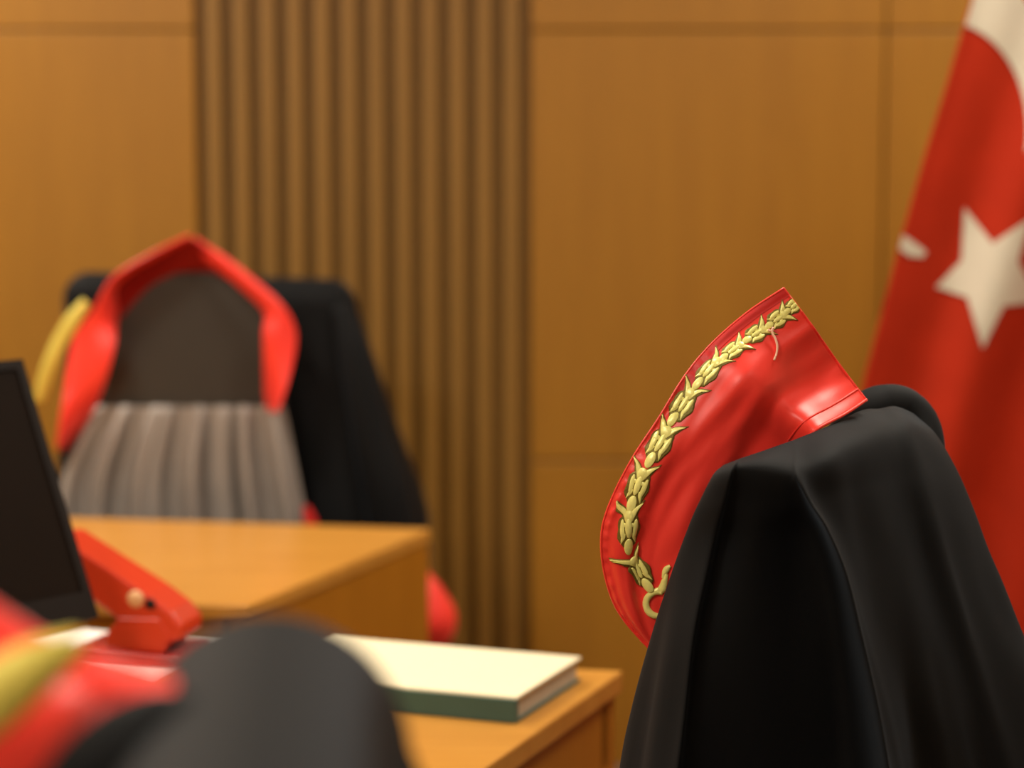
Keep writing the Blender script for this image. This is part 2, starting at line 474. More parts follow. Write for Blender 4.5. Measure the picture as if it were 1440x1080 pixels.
def lay(outline, org, T, B, s, h0, h1, bm, inset=.0):
    """outline in motif units laid on the collar surface between lifts h0 and h1, with a softened rim"""
    n = len(outline)
    cx = sum(p[0] for p in outline) / n; cy = sum(p[1] for p in outline) / n
    W3 = lambda x, y: org + T * (y * s * 1.10) + B * (x * s)
    lo = [bm.verts.new(snap(W3(*p), h0)) for p in outline]
    mid = [bm.verts.new(snap(W3(*p), h0 + (h1 - h0) * .7)) for p in outline]
    k = .88
    hi = [bm.verts.new(snap(W3(cx + (p[0] - cx) * k, cy + (p[1] - cy) * k), h1)) for p in outline]
    c = bm.verts.new(snap(W3(cx, cy), h1 * 1.06))
    for i in range(n):
        j = (i + 1) % n
        bm.faces.new((lo[i], lo[j], mid[j], mid[i])); bm.faces.new((mid[i], mid[j], hi[j], hi[i])); bm.faces.new((hi[i], hi[j], c))
def ell(cx, cy, rx, ry, n=18, rot=0, a0=0, a1=2 * PI):
    out = []
    for k in range(n):
        a = a0 + (a1 - a0) * k / n
        x, y = rx * math.cos(a), ry * math.sin(a)
        out.append((cx + x * math.cos(rot) - y * math.sin(rot), cy + x * math.sin(rot) + y * math.cos(rot)))
    return out
def leaf(x0, y0, x1, y1, w, n=7, bend=0):
    """pointed leaf from root to tip"""
    dx, dy = x1 - x0, y1 - y0; L = math.hypot(dx, dy); nx, ny = -dy / L, dx / L
    a, b = [], []
    for k in range(n + 1):
        f = k / n; ww = w * (math.sin(PI * (f * .8 + .12)) ** .8) * (1 - f * f * .85)
        if k == n: ww = .004
        cx, cy = x0 + dx * f + nx * bend * math.sin(PI * f), y0 + dy * f + ny * bend * math.sin(PI * f)
        a.append((cx + nx * ww, cy + ny * ww)); b.append((cx - nx * ww, cy - ny * ww))
    return a + b[::-1]
# path of the braid (pixel positions of each motif's centre) and its size
path = [(1116, 430), (1093, 449), (1063, 470), (1031, 493), (997, 522), (961, 569), (928, 624), (897, 684), (884, 744), (898, 801)]
hits = [hit(*p)[0] for p in path]
for i, p in enumerate(path):
    o0, n0 = hit(*p)
    a = hits[max(i - 1, 0)]; b = hits[min(i + 1, len(hits) - 1)]
    T = (b - a)
    if 0 < i < len(hits) - 1: L = max((o0 - a).length, (b - o0).length)
    else: L = T.length
    if i == 0: L = (hits[1] - hits[0]).length * 1.05
    if i == len(hits) - 1:
        T = hit(916, 828)[0] - hit(886, 786)[0]; L *= .92; LIFT = .0013
    T = (T - n0 * T.dot(n0)).normalized(); B = n0.cross(T).normalized()
    bm = bmesh.new(); s = L
    W = .030 / L * 1.05   # keep widths roughly constant where the motifs are packed
    W = min(max(W, .9), 1.3) * 1.12
    bulb = .205 * W
    # bright raised shapes: waist, centre lobe, two side lobes, two splayed leaves, tail
    lay(ell(0, -.02, .062 * W, .20), o0, T, B, s, .0008, 0.0023, bm)
    for sg in (-1, 1):
        lay(ell(sg * .135 * W, .0, .052 * W, .20, rot=sg * .10), o0, T, B, s, .0006, 0.0019, bm)
        lay(leaf(sg * .03, -.14, sg * .30 * W, -.50, .060 * W, bend=-sg * .05), o0, T, B, s, .0006, 0.0020, bm)
        lay(leaf(sg * .05, -.10, sg * .19 * W, -.06 + .02, .05 * W), o0, T, B, s, .0006, 0.0017, bm)
        lay(leaf(sg * .08, .08, sg * .16 * W, .30, .045 * W), o0, T, B, s, .0006, 0.0017, bm)
    lay(ell(0, -.27, .11 * W, .11), o0, T, B, s, .0006, 0.0021, bm)
    lay(ell(0, .36, .095 * W, .17), o0, T, B, s, .0006, 0.0021, bm)
    o = link('laurel_motif', bm_mesh(bm, 'm'), M_GOLD, None)
    o.parent = collar; o.data.transform(gown.matrix_basis.inverted())
    # olive backing that paints the gold's shadowed outline round the motif
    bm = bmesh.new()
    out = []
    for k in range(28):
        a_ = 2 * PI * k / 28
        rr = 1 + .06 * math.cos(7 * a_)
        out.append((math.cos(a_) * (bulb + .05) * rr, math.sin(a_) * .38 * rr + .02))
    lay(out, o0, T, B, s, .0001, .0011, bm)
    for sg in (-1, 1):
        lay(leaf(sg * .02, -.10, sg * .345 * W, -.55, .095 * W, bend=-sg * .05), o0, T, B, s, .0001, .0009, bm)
    o = link('shade_backing', bm_mesh(bm, 'tb'), M_OLIVE, None)
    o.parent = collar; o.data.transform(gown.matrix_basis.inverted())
LIFT = 0.0
# the crescent at the bottom of the braid, then the first leaves of the second branch going back up
def lay_px(outline_px, h0, h1, name, mat):
    bm = bmesh.new()
    lo, mi, hi = [], [], []
    for (x, y) in outline_px:
        l, n = hit(x, y); lo.append(bm.verts.new(l + n * h0)); mi.append(bm.verts.new(l + n * (h0 + h1) * .6))
    n_ = len(outline_px) // 2
    # outline = outer run followed by inner run reversed: make a ridged band
    o_, i_ = outline_px[:n_], outline_px[n_:][::-1]
    rid = []
    for a, b in zip(o_, i_):
        l, n = hit((a[0] + b[0]) / 2, (a[1] + b[1]) / 2); rid.append(bm.verts.new(l + n * h1))
    A = mi[:n_]; Bv = mi[n_:][::-1]
    for k in range(n_ - 1):
        bm.faces.new((A[k], A[k + 1], rid[k + 1], rid[k])); bm.faces.new((rid[k], rid[k + 1], Bv[k + 1], Bv[k]))
        bm.faces.new((lo[k], lo[k + 1], A[k + 1], A[k]))
        bm.faces.new((lo[::-1][k], lo[::-1][k + 1], Bv[k + 1], Bv[k]))
    o = link(name, bm_mesh(bm, name), mat, None); o.parent = collar; o.data.transform(gown.matrix_basis.inverted())
    return o
def cres(cx, cy, ro, ri, off, a0, a1, n=30):
    out = [(cx + ro * math.cos(a), cy - ro * math.sin(a)) for a in np.linspace(a0, a1, n)]
    inn = [(cx + off[0] + ri * math.cos(a), cy + off[1] - ri * math.sin(a)) for a in np.linspace(a0, a1, n)]
    return out + inn[::-1]
lay_px(cres(924, 849, 20.5, 13.5, (3.0, -.5), math.radians(68), math.radians(300)), .0004, .0030, 'crescent', M_GOLD)
def strip_px(pts, w, n=16):
    A = cr_axis(np.array([(p[0], p[1]) for p in pts], float), 6, False); Wd = cr_axis(np.array([[q] for q in w], float), 6, False)[:, 0]
    l, r = [], []
    for i in range(len(A)):
        t = A[min(i + 1, len(A) - 1)] - A[max(i - 1, 0)]; t = t / np.linalg.norm(t); nn = np.array((-t[1], t[0]))
        l.append(tuple(A[i] + nn * Wd[i])); r.append(tuple(A[i] - nn * Wd[i]))
    return l + r[::-1]
lay_px(strip_px([(914, 832), (922, 831), (930, 829), (934, 820), (938, 806)], [3.5, 4, 6, 5, 2.5]), .0004, .0028, 'laurel_motif', M_GOLD)
lay_px(strip_px([(933, 812), (937, 801), (943, 795)], [2, 4.5, 2]), .0004, .0026, 'laurel_motif', M_GOLD)
# loose pale thread curling off the braid
tp = []
for (x, y, l) in ((1079, 466, .003), (1083, 467, .004), (1086, 463, .005), (1084, 470, .004), (1088, 478, .004), (1091, 488, .003), (1090, 498, .002), (1087, 507, .0015)):
    p, n = hit(x, y); tp.append(tuple(p + n * l))
tp = cr_axis(np.array(tp), 6, False)
o = tube_obj('loose_thread', plain('pale_thread', (.95, .55, .38), .5), [Vector(q) for q in tp], .0011, None, 6)
o.parent = collar; o.data.transform(gown.matrix_basis.inverted())
# sewn hems along the squared end and along the foot of the collar, and piping on the outer edge
def edge_strip(idx_pts, rad, name, mat):
    o = tube_obj(name, mat, idx_pts, rad, None, 8); o.parent = collar; o.data.transform(gown.matrix_basis.inverted()); return o
edge_strip([Vector(CG[r, 0]) for r in range(0, Rn, 2)], .0010, 'piping', M_RED)
edge_strip([Vector(CG[0, c]) for c in range(Cn)], .0010, 'hem', M_RED)
edge_strip([Vector(CG[r, Cn - 1]) + Vector((0, -.001, 0)) for r in range(0, 34)], .0016, 'hem', M_RED)
# turned strip in the seam along the foot, a few millimetres up
edge_strip([snap(Vector(CG[r, Cn - 7]), .0002) for r in range(0, 34)], .0010, 'seam', M_RED)
for r0, r1, tcol in ((0, 42, 3),):
    bm = bmesh.new()
    A = [[bm.verts.new(snap(Vector(CG[r, c]), .0007)) for c in range(1, 9)] for r in range(r0, r1)]
    for i in range(len(A) - 1):
        for k in range(len(A[0]) - 1):
            bm.faces.new((A[i][k], A[i][k + 1], A[i + 1][k + 1], A[i + 1][k]))
    o = link('edge_band', bm_mesh(bm, 'eb'), M_STRIPE, None); o.parent = collar; o.data.transform(gown.matrix_basis.inverted())  # shade on the upper outer edge painted as a darker red
    o['label'] = 'turned edge band with its shade painted in darker red'

office_chair('chair hidden under the sharp black gown on the right', (0.285, 2.02), math.radians(142), 1.07, w=.24, tb=.03)

# ------------------------------------------------------------------ generic drape over a chair back
def drape(A, B, r, zlow, flare, folds, rows=34, seg=72, seed=0, amp=.02):
    """A,B: ends of the crest (world); closed loops round the segment, radius growing downwards"""
    A = Vector(A); B = Vector(B); zc = (A.z + B.z) / 2
    ax = (B - A); ax.z = 0; Ln = ax.length; ax.normalize(); sd = Vector((-ax.y, ax.x, 0))
    G = []
    for i in range(rows):
        f = i / (rows - 1)
        if f < .3:
            th = f / .3 * PI / 2; h = r * (1 - math.cos(th)); R0 = r * math.sin(th)
        else:
            g = (f - .3) / .7; h = r + (zc - r - zlow) * g ** 1.2; R0 = r
        row = []
        per = 2 * Ln + 2 * PI * r
        for k in range(seg):
            s = k / seg * per
            if s < Ln: c = A + ax * s; n = -sd; u = s / Ln
            elif s < Ln + PI * r:
                a = (s - Ln) / r; c = B.copy(); n = (-sd) * math.cos(a) + ax * math.sin(a)
            elif s < 2 * Ln + PI * r: c = B - ax * (s - Ln - PI * r); n = sd
            else:
                a = (s - 2 * Ln - PI * r) / r; c = A.copy(); n = sd * math.cos(a) - ax * math.sin(a)
            hh = max(0, h - r)
            R = R0 + min(hh, .40) * flare(n, ax, sd) 
            fo = amp * min(1, hh / .35) * math.cos(2 * PI * s / per * folds + seed + .8 * math.sin(s * 7 + seed))
            fo += .012 * min(1, h / .1) * noise.noise(Vector((s * 9, h * 3, seed)))
            t_ = ((c - A).dot(ax)) / Ln if Ln else 0
            z = A.z + (B.z - A.z) * t_ - h
            q = c + n * (R + fo); q.z = z
            row.append(tuple(q))
        G.append(row)
    return np.array(G)
def drape_obj(G, name, mat, parent):
    bm = grid_mesh(G, True); bm.verts.ensure_lookup_table()
    bmesh.ops.remove_doubles(bm, verts=bm.verts, dist=.0004)
    o = link(name, bm_mesh(bm, name), mat, parent)
    return o

# ------------------------------------------------------------------ far gown on the left chair
fg = thing('judge_gown', 'blurred black gown with grey pleated lining and red collar over far chair', 'gown', (-.58, 4.15, 0))
A = P(128, 382, 4.15); B = P(462, 392, 4.15)
G = drape(A, B, .055, .42, lambda n, ax, sd: .30 * max(0, n.dot(ax)) + .04 * max(0, -n.dot(ax)) + .07 * abs(n.dot(sd)), 11, seed=1.0, amp=.016)
drape_obj(G, 'gown_body', M_BLACK, fg)
# hanging sleeve on the right side with its red cuff
bm = bmesh.new()
roll(bm, [P(480, 430, 4.08), P(500, 500, 4.06), P(522, 610, 4.04), P(544, 700, 4.03), P(560, 790, 4.03), P(580, 850, 4.03)], [.015, .03, .036, .044, .046, .046], 1.0, 8, 18)
link('sleeve', bm_mesh(bm, 'sleeve'), M_BLACK, fg)
bm = bmesh.new()
roll(bm, [P(580, 815, 4.03), P(594, 845, 4.03), P(604, 875, 4.03), P(606, 905, 4.03)], [.034, .046, .052, .036], 1.0, 6, 18)
link('cuff', bm_mesh(bm, 'cuff'), M_RED, fg)
# yoke lining
rows = []
for y, xa, xb in ((392, 205, 345), (410, 180, 368), (450, 160, 385), (500, 150, 392), (545, 146, 398), (582, 140, 402)):
    rows.append([P(xa + (xb - xa) * k / 6, y - (10 if y < 400 else 0) * math.sin(PI * k / 6), 4.045 - .012 * math.sin(PI * k / 6) - (y - 392) * .00003) for k in range(7)])
o = link('yoke_lining', bm_mesh(grid_mesh(patch(rows, 5, 5)), 'y'), M_YOKE, fg); add_mod(o, 'SOLIDIFY', thickness=.004)
# pleated lining below
rows = []
nC = 40
for i, (y, xa, xb) in enumerate(((572, 140, 398), (582, 132, 402), (620, 112, 410), (670, 92, 420), (720, 84, 430), (780, 80, 440))):
    r = []
    for k in range(nC + 1):
        f = k / nC; x = xa + (xb - xa) * f
        a = .004 + .015 * min(1, i / 2.5)
        d = 4.015 - a * (math.sin(f * 2 * PI * 6.5 + 1.7 * math.sin(f * 9)) + .5 * math.sin(f * 2 * PI * 13 + 1)) - .006 * i * .4
        r.append(P(x, y, d))
    rows.append(r)
o = link('pleated_lining', bm_mesh(grid_mesh(patch(rows, 4, 3)), 'p'), M_LINING, fg); add_mod(o, 'SOLIDIFY', thickness=.004)
# collar: a loop of stiff satin standing over the chair back, an arm falling on each side
def ribbon(pts, wid, sub=6, across=6, bulge=.01, dirs=None, tilt=None):
    """pts (px,py,d) centreline, wid px half widths; across direction given per point in px"""
    rows = []
    for i, (x, y, d) in enumerate(pts):
        a = dirs[i]; w = wid[i]; r = []
        for k in range(across + 1):
            f = -1 + 2 * k / across
            r.append(P(x + a[0] * w * f, y + a[1] * w * f, d - bulge * (1 - f * f) + (tilt[i] * f if tilt else 0)))
        rows.append(r)
    return grid_mesh(patch(rows, sub, 3))
bm = ribbon([(268, 335, 4.02), (222, 358, 4.0), (166, 394, 3.99), (148, 440, 3.98), (134, 480, 3.97), (122, 530, 3.97), (104, 585, 3.98), (84, 632, 3.99)],
            [6, 7, 9, 18, 28, 27, 20, 6], dirs=[(.2, 1), (.45, .9), (.6, .8), (.8, .55), (.96, .25), (.97, .2), (.95, .2), (.9, .3)], tilt=[.05, .055, .05, .03, -.01, -.005, .03, .04])
c2 = link('collar', bm_mesh(bm, 'c'), M_RED, fg); add_mod(c2, 'SOLIDIFY', thickness=.004)
bm = ribbon([(272, 343, 4.02), (310, 368, 4.0), (350, 400, 3.985), (385, 434, 3.975), (393, 470, 3.97), (391, 520, 3.97), (387, 555, 3.975), (384, 580, 3.98)],
            [10, 10, 10, 13, 22, 18, 13, 7], dirs=[(-.3, 1), (-.6, .75), (-.65, .75), (-.9, .4), (-1, .05), (-1, 0), (-1, 0), (-1, 0)], tilt=[.02, .012, .01, .01, -.008, .01, .03, .05])
c3 = link('collar', bm_mesh(bm, 'c'), M_RED, fg); add_mod(c3, 'SOLIDIFY', thickness=.004)
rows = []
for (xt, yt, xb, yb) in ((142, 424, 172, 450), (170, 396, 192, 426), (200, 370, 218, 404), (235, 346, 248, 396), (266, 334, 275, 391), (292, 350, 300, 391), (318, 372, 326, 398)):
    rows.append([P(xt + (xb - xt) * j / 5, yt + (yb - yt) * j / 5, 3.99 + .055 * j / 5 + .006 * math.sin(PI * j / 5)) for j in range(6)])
c4 = link('collar_band', bm_mesh(grid_mesh(patch(rows, 4, 4)), 'cb'), M_REDSHADE, fg); add_mod(c4, 'SOLIDIFY', thickness=.004)
c4['label'] = 'inner neck side of the red collar with shade painted in'
# gold braid on the outer left edge and a red facing lower down
bm = ribbon([(122, 425, 3.975), (103, 450, 3.97), (85, 480, 3.97), (71, 510, 3.97), (61, 540, 3.975), (55, 565, 3.98)], [6, 10, 10, 9, 8, 5],
            dirs=[(.75, .6), (.8, .55), (.85, .5), (.92, .35), (.97, .2), (1, 0)], bulge=.006)
o = link('gold_braid', bm_mesh(bm, 'g'), M_BRAIDMATTE, None); o.parent = c2; o.data.transform(fg.matrix_basis.inverted()); add_mod(o, 'SOLIDIFY', thickness=.003)
bm = ribbon([(430, 712, 3.98), (435, 728, 3.98), (440, 750, 3.98)], [2, 7, 10], dirs=[(1, 0)] * 3, bulge=.006)
o = link('facing', bm_mesh(bm, 'fc'), M_STRIPE, fg); add_mod(o, 'SOLIDIFY', thickness=.003)
office_chair('chair hidden under the blurred gown behind the far desk', (P(295, 400, 4.155).x, 4.155), math.radians(-90), 1.09, w=.40, tb=.05)

# ------------------------------------------------------------------ foreground gown, bottom left
gg = thing('judge_gown', 'very blurred black gown in the near bottom left corner with red and gold collar', 'gown', (-.1, .85, 0))
A = P(375, 870, .97); B = P(300, 1330, .60); B.z = A.z
G = drape(A, B, .060, .5, lambda n, ax, sd: .28 * abs(n.dot(sd)) + .12 * abs(n.dot(ax)), 9, seed=2.3, amp=.016)
G = np.array(G)
drape_obj(G, 'gown_body', M_BLACK, gg)
bm = bmesh.new()
roll(bm, [P(60, 1150, .85), P(150, 1080, .85), P(225, 1048, .85), P(300, 1066, .85), P(355, 1130, .84), P(390, 1280, .83)], [.012, .020, .022, .020, .016, .012], 1.0, 8, 20)
link('sleeve', bm_mesh(bm, 'slv'), M_BLACK, gg)
rows = []
cl = [((-60, 800, .93), (-60, 1010, .90)), ((0, 858, .925), (50, 1075, .89)), ((60, 880, .92), (120, 1070, .885)), ((120, 905, .915), (200, 1040, .885)), ((190, 935, .91), (250, 990, .89)), ((250, 955, .91), (275, 965, .90))]
cl = [((-150, 760, .91), (-150, 1250, .89)), ((-60, 812, .91), (-60, 1210, .89)), ((0, 856, .91), (20, 1170, .89)), ((60, 896, .91), (90, 1120, .89)), ((130, 925, .91), (150, 1065, .885)), ((200, 948, .915), (210, 1015, .89)), ((262, 966, .915), (265, 985, .885))]
for a, b in cl:
    rows.append([P(a[0] + (b[0] - a[0]) * k / 5, a[1] + (b[1] - a[1]) * k / 5, a[2] + (b[2] - a[2]) * k / 5 - .01 * math.sin(PI * k / 5)) for k in range(6)])
CGf = patch(rows, 8, 8)
c5 = link('collar', bm_mesh(grid_mesh(CGf), 'c'), M_RED, gg); add_mod(c5, 'SOLIDIFY', thickness=.003)
bmg = ribbon([(-120, 1055, .865), (-60, 1015, .868), (0, 974, .870), (55, 936, .874), (115, 903, .882)], [50, 50, 48, 38, 18], dirs=[(.5, .85)] * 5, bulge=.004)
o = link('gold_braid', bm_mesh(bmg, 'gb'), M_BRAIDMATTE, None); o.parent = c5; o.data.transform(gg.matrix_basis.inverted()); add_mod(o, 'SOLIDIFY', thickness=.002)
mid = (A + B) / 2
office_chair('chair hidden under the near gown in the bottom left corner', (mid.x, mid.y), math.atan2((B - A).y, (B - A).x) - PI / 2, A.z - .06, w=.30, tb=.05)

# ------------------------------------------------------------------ desks
DT = 0.75
def desk(label, corners, top_t, loc, side_mat, style):
    t = thing('desk', label, 'desk', (loc[0], loc[1], 0))
    prism_obj('desktop', M_DESK, corners, DT - top_t, DT, t, bevel=.003)
    return t
# far desk: rear right, front right, then off to the left
rr = PZ(606, 743, DT); fr = PZ(350, 852, DT)
rl0 = PZ(110, 728, DT); rl = rr + (rl0 - rr) * 2.6
fl_ = Vector((rl.x - .22, fr.y + .25, DT))
cn = [(rr.x, rr.y), (rl.x, rl.y), (fl_.x, fl_.y), (fr.x, fr.y)]
d1 = desk('far wooden desk in front of the blurred gown with solid side panel', cn, .024, ((rr.x + fl_.x) / 2, 3.5), M_DESKSIDE, 'panel')
def wallpanel(name, a, b, th, z0, z1, mat, parent, inset=.0):
    a = Vector((a[0], a[1], 0)); b = Vector((b[0], b[1], 0)); t_ = (b - a).normalized(); n = Vector((-t_.y, t_.x, 0))
    return prism_obj(name, mat, [tuple((a)[:2]), tuple(b[:2]), tuple((b + n * th)[:2]), tuple((a + n * th)[:2])], z0, z1, parent, bevel=.002)
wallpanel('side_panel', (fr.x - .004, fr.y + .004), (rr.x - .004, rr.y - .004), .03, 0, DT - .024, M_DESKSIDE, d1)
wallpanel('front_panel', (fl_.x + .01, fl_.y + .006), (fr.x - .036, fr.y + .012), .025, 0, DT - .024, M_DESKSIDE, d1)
# near desk
nrr = PZ(876, 943, DT); e2 = PZ(682, 1080, DT)
dirr = (nrr - e2).normalized()
nfr = nrr - dirr * 1.0
wd = Vector((-.985, .17, 0)).normalized()
rl_ = nrr + wd * 1.9; fl2 = nfr + wd * 1.9
cn = [tuple(nrr[:2]), tuple(rl_[:2]), tuple(fl2[:2]), tuple(nfr[:2])]
d2 = desk('near wooden desk carrying the thick book and the red hole punch', cn, .028, ((nrr.x + fl2.x) / 2, 2.5), M_DESKSIDE, 'legs')
def ins(a, b, f): return a
sd_ = wd * .03
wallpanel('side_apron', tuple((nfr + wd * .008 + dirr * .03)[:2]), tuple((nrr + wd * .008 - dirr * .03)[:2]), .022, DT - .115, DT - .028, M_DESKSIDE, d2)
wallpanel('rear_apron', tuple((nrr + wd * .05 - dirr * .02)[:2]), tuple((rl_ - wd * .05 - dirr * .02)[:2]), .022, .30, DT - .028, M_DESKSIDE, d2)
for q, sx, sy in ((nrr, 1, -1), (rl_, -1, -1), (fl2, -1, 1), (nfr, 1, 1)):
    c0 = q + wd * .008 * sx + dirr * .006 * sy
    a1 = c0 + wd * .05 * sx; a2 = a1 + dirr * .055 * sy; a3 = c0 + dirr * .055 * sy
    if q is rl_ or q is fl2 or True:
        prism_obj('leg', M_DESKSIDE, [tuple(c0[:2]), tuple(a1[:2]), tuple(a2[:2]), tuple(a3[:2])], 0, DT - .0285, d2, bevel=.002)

# ------------------------------------------------------------------ book on the near desk
ht = .031
b_rr = PZ(817, 924, DT + ht); b_fr = PZ(727, 981, DT + ht); b_fl = PZ(518, 962, DT + ht)
ux = (b_fl - b_fr); ux.z = 0; ux = ux.normalized(); uy = (b_rr - b_fr); uy.z = 0; dep = uy.length; uy.normalize()
wid = .335
bk = thing('ledger_book', 'thick book with cream cover and green spine lying on near desk', 'book', (b_fr.x, b_fr.y, DT))
def bq(x, y): q = b_fr + ux * x + uy * y; return (q.x, q.y)
z0 = DT + .0005
prism_obj('pages', M_PAGES, [bq(.004, .006), bq(wid - .004, .006), bq(wid - .004, dep - .005), bq(.004, dep - .005)], z0 + .003, z0 + ht - .004, bk, bevel=0)
prism_obj('back_cover', M_GREEN, [bq(0, 0), bq(wid, 0), bq(wid, dep), bq(0, dep)], z0, z0 + .003, bk, bevel=.001)
prism_obj('front_cover', M_CREAM, [bq(0, 0), bq(wid, 0), bq(wid, dep), bq(0, dep)], z0 + ht - .004, z0 + ht, bk, bevel=.001)
prism_obj('spine', M_GREEN, [bq(0, -.003), bq(wid, -.003), bq(wid, .006), bq(0, .006)], z0, z0 + ht - .003, bk, bevel=.001)

# ------------------------------------------------------------------ papers under the hole punch
def sheet(name, px, z, label, grp, curl=0):
    q = [PZ(x, y, z) for (x, y) in px]
    rows = [[q[0].lerp(q[1], k / 6) for k in range(7)], [q[3].lerp(q[2], k / 6) for k in range(7)]]
    rows = [[rows[0][k].lerp(rows[1][k], j / 6) + Vector((0, 0, curl * (j / 6) ** 2)) for k in range(7)] for j in range(7)]
    o = link(name, bm_mesh(grid_mesh(patch(rows, 2, 2)), 's'), M_PAPER)
    add_mod(o, 'SOLIDIFY', thickness=.0015, offset=0)
    return tag(o, label, 'paper', grp)
sheet('paper_sheet', [(18, 912), (120, 885), (330, 905), (215, 965)], DT + .0015, 'white papers lying under the red hole punch beside the monitor', None)

# ------------------------------------------------------------------ hole punch
hp0 = PZ(195, 925, DT + .003)
hp = thing('hole_punch', 'large red two-hole punch standing on white papers', 'hole punch', (hp0.x, hp0.y, DT + .003))
Wm = Matrix.Translation((hp0.x, hp0.y, DT + .0035)) @ Matrix.Rotation(math.radians(-14), 4, 'Z')
# local x runs along the punch (to the right = mouth), y depth, z up
def hpp(name, mat, pts, y0, y1, parent=hp, bevel=.0025):
    M = Wm @ Matrix.Rotation(PI / 2, 4, 'X')     # 2D outline in x-z, extruded in -y
    return prism_obj(name, mat, pts, -y1, -y0, parent, M, bevel, 3)
hpp('base', M_PUNCH2, [(-.080, 0), (.082, 0), (.086, .004), (.080, .014), (.02, .017), (-.070, .017), (-.080, .010)], -.05, .05)
hpp('body', M_PUNCH, [(-.030, .017), (.052, .017), (.060, .040), (.045, .062), (-.010, .060), (-.026, .040)], -.038, -.022)
hpp('body', M_PUNCH, [(-.030, .017), (.052, .017), (.060, .040), (.045, .062), (-.010, .060), (-.026, .040)], .022, .038)
lev = hpp('lever', M_PUNCH, [(.074, .034), (.076, .054), (.060, .072), (.03, .092), (-.09, .160), (-.108, .158), (-.108, .120), (-.02, .062), (.02, .034), (.05, .028)], -.036, .036, bevel=.005)
bm = bmesh.new(); M = Wm
tube(bm, [M @ Vector((.014, -.036, .086)), M @ Vector((.014, -.039, .086))], .011, 20)
o = link('pivot_cap', bm_mesh(bm, 'pc'), plain('tan_plastic', (.75, .42, .20), .6), hp)
bm = bmesh.new(); tube(bm, [M @ Vector((.034, -.036, .080)), M @ Vector((.034, -.038, .080))], .007, 16)
link('hole_disc', bm_mesh(bm, 'rv'), M_PLASTIC, hp)  # flat dark disc painting a shaded hole onto the lever
bm = bmesh.new(); tube(bm, [M @ Vector((.030, -.020, .016)), M @ Vector((.030, -.020, .05))], .006, 14)
link('punch_pin', bm_mesh(bm, 'pp'), M_STEEL, hp)
bm = bmesh.new(); tube(bm, [M @ Vector((.030, .020, .016)), M @ Vector((.030, .020, .05))], .006, 14)
link('punch_pin', bm_mesh(bm, 'pp'), M_STEEL, hp)
bm = bmesh.new(); pts = [M @ Vector((-.012 + .008 * math.cos(a), -.010 + .008 * math.sin(a), .017 + a * .0011)) for a in np.linspace(0, 12 * PI, 120)]
tube(bm, pts, .0014, 6); link('spring', bm_mesh(bm, 'sp'), M_BRASS, hp)

# ------------------------------------------------------------------ monitor at the left edge
dm = 2.62
mo_br = P(138, 868, dm)
mt = thing('monitor', 'dark monitor leaning back at the left edge above the papers', 'monitor', (mo_br.x - .35, mo_br.y - .05, DT))
up_ = Vector((-.75 * .46, .66 * .46, 1)).normalized()
hx = Vector((-.66, -.75, 0)).normalized()
nf = hx.cross(up_).normalized()
if nf.y > 0: nf = -nf
hh_ = .335; ww_ = .52
Mm = Matrix((( *[hx[0]], up_[0], nf[0], mo_br[0]), (hx[1], up_[1], nf[1], mo_br[1]), (hx[2], up_[2], nf[2], mo_br[2]), (0, 0, 0, 1)))
prism_obj('case', M_PLASTIC, [(0, 0), (ww_, 0), (ww_, hh_), (0, hh_)], -.022, -.002, mt, Mm, .004, 3)
prism_obj('screen', M_SCREEN, [(.012, .034), (ww_ - .012, .034), (ww_ - .012, hh_ - .012), (.012, hh_ - .012)], -.0025, -.0005, mt, Mm, 0)
bm = bmesh.new()
for (a, b, c, d) in ((0, ww_, 0, .034), (0, .012, .034, hh_), (ww_ - .012, ww_, .034, hh_), (.012, ww_ - .012, hh_ - .012, hh_)):
    prism(bm, [(a, c), (b, c), (b, d), (a, d)], -.002, .002, Mm)
link('bezel', bm_mesh(bm, 'bz'), M_BEZEL, mt, False)
nb = Mm @ Vector((.27, .16, -.02)); nb2 = Mm @ Vector((.27, .14, -.06))
foot = Vector((nb2.x, nb2.y + .02, DT))
tube_obj('stand', M_PLASTIC, [nb, nb2, Vector((foot.x, foot.y, nb2.z - .05)), foot + Vector((0, 0, .012))], .018, mt)
prism_obj('stand_base', M_PLASTIC, [(foot.x + .11 * math.cos(a), foot.y + .08 * math.sin(a)) for a in np.linspace(0, 2 * PI, 28, endpoint=False)], DT + .0005, DT + .013, mt, bevel=.003)

# ------------------------------------------------------------------ flag on the right
fr_ = thing('flag', 'red flag with white star and crescent hanging on a pole at right edge', 'flag', (1.05, 3.75, 0))
FD = 3.62
def left_edge(y):
    return np.interp(y, [-420, 0, 110, 220, 340, 440, 530, 700, 1000, 1300], [1450, 1366, 1334, 1300, 1266, 1240, 1216, 1180, 1140, 1120])
def flag_d(x, y):
    u = x - left_edge(y)
    d = FD + .0
    d += .030 * math.cos(u / 52.0 + .5 + y * .0004) * min(1, .35 + u / 150) 
    d += .012 * math.cos(u / 21.0 + 1.0 + y * .002)
    d -= .085 * math.exp(-u / 75.0)
    return d
def flag_pt(x, y, lift=0.0):
    return P(x, y, flag_d(x, y) - lift)
G = []
for y in np.linspace(-380, 1250, 120):
    xl = left_edge(y); xr = 1700 - max(0, -y) * .10
    G.append([tuple(flag_pt(xl + (xr - xl) * f, y)) for f in np.linspace(0, 1, 110)])
fb = link('flag_cloth', bm_mesh(grid_mesh(np.array(G)), 'fl'), M_FLAG, fr_); add_mod(fb, 'SOLIDIFY', thickness=.002, offset=0)
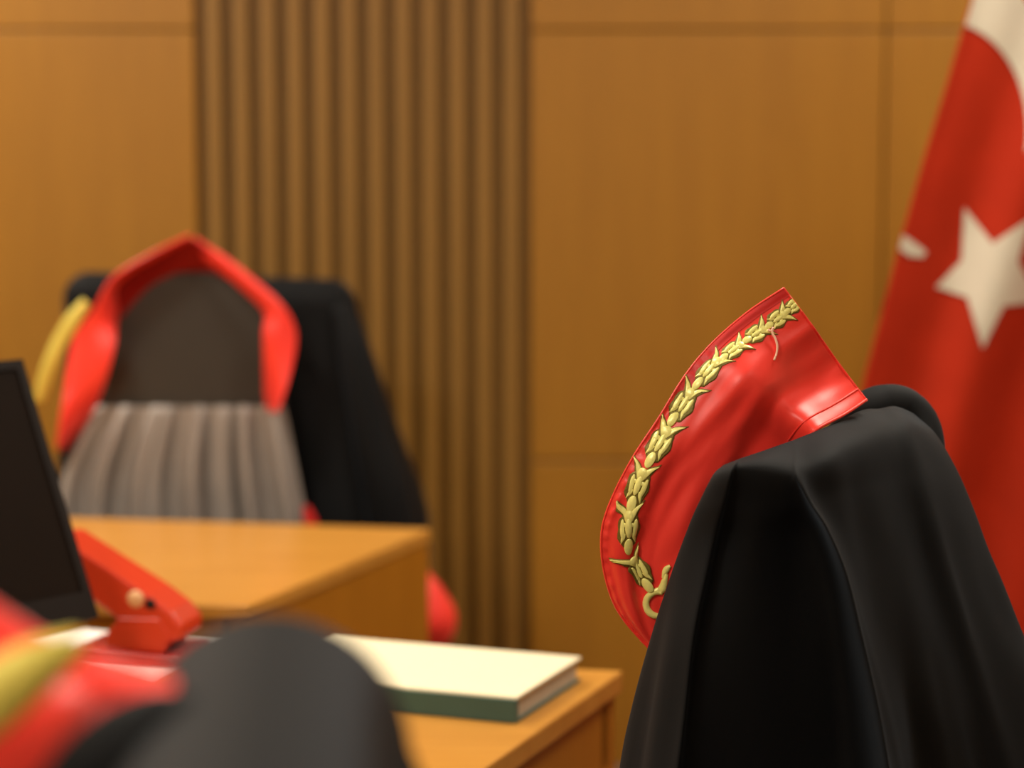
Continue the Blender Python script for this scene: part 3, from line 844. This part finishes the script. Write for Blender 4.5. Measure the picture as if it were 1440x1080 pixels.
def fan(name, centre, outline, steps=14):
    bm = bmesh.new(); n = len(outline)
    prev = None
    c = bm.verts.new(flag_pt(*centre, .004))
    for s in range(1, steps + 1):
        f = s / steps
        ring = [bm.verts.new(flag_pt(centre[0] + (p[0] - centre[0]) * f, centre[1] + (p[1] - centre[1]) * f, .004)) for p in outline]
        for i in range(n):
            j = (i + 1) % n
            if prev: bm.faces.new((prev[i], prev[j], ring[j], ring[i]))
            else: bm.faces.new((c, ring[i], ring[j]))
        prev = ring
    o = link(name, bm_mesh(bm, name), M_WHITE, fr_)
    return o
# five-pointed star, narrowed by the folds
cx, cy = 1393, 388; so = []
tips = [(1356, 292), (1318, 404), (1382, 490), (1452, 436), (1447, 300)]
tips = [(1356, 292), (1316, 404), (1382, 490), (1462, 425), (1450, 306)]
inn = [(1352, 366), (1360, 418), (1412, 430), (1432, 368), (1396, 342)]
for i in range(5):
    a, b, c_ = tips[i], inn[i], tips[(i + 1) % 5]
    for q0, q1 in ((a, b), (b, c_)):
        for k in range(6): so.append((q0[0] + (q1[0] - q0[0]) * k / 6, q0[1] + (q1[1] - q0[1]) * k / 6))
fan('star', (cx, cy), so)
# crescent: only the part right of the flag's folded edge
bm = bmesh.new(); prev = None
for a in np.linspace(math.radians(100), math.radians(-12), 60):
    ox, oy = 1332 + 148 * math.cos(a), 128 - 192 * math.sin(a)
    ix, iy = 1332 + 113 * math.cos(a * 1.0), 184 - 152 * math.sin(a)
    ring = []
    for k in range(7):
        x = ox + (ix - ox) * k / 6; y = oy + (iy - oy) * k / 6
        ring.append((x, y))
    if any(x < left_edge(y) + 3 for x, y in ring):
        ring = [(max(x, left_edge(y) + 2), y) for x, y in ring]
    vs = [bm.verts.new(flag_pt(x, y, .004)) for x, y in ring]
    if prev:
        for k in range(6): bm.faces.new((prev[k], prev[k + 1], vs[k + 1], vs[k]))
    prev = vs
link('crescent', bm_mesh(bm, 'cr'), M_WHITE, fr_)
bm = bmesh.new()
vs = [(1266, 330), (1282, 338), (1303, 354), (1298, 362), (1278, 360), (1264, 350)]
fan('crescent', (1281, 348), [(max(x, left_edge(y) + 1), y) for x, y in vs], 4)['label'] = 'tip of the crescent at the folded edge'
# the pole and its base (just outside the picture)
pp = P(1712, 200, 3.66)
tube_obj('flag_pole', M_BRASS, [(pp.x, pp.y, .03), (pp.x, pp.y, 2.35)], .014, fr_)
bm = bmesh.new(); tube(bm, [(pp.x, pp.y, 0), (pp.x, pp.y, .03), (pp.x, pp.y, .045)], [.17, .16, .03], 32)
link('pole_base', bm_mesh(bm, 'pb'), M_BRASS, fr_)
bm = bmesh.new(); tube(bm, [(pp.x, pp.y, 2.35), (pp.x, pp.y, 2.38), (pp.x, pp.y, 2.45)], [.02, .025, .003], 16)
link('finial', bm_mesh(bm, 'fi'), M_BRASS, fr_)

# ------------------------------------------------------------------ world, camera, view
w = bpy.data.worlds.new('room_ambient'); w.use_nodes = True; S.world = w
w.node_tree.nodes['Background'].inputs[0].default_value = (1, .85, .65, 1)
w.node_tree.nodes['Background'].inputs[1].default_value = 0.0
cam = bpy.data.cameras.new('camera'); co = bpy.data.objects.new('camera', cam); COL.objects.link(co)
cam.sensor_width = 36; cam.sensor_fit = 'HORIZONTAL'; cam.lens = F * 36 / 1440
co.location = (0, 0, H); co.rotation_euler = (PI / 2 - PITCH, 0, 0)
cam.clip_start = .05
cam.dof.use_dof = True; cam.dof.focus_distance = 1.975
cam.dof.aperture_fstop = cam.lens * .001 / .026
S.camera = co
vs_ = S.view_settings
vs_.view_transform = 'Standard'; vs_.look = 'None'; vs_.gamma = 1.0; vs_.exposure = 0.0; vs_.use_curve_mapping = False
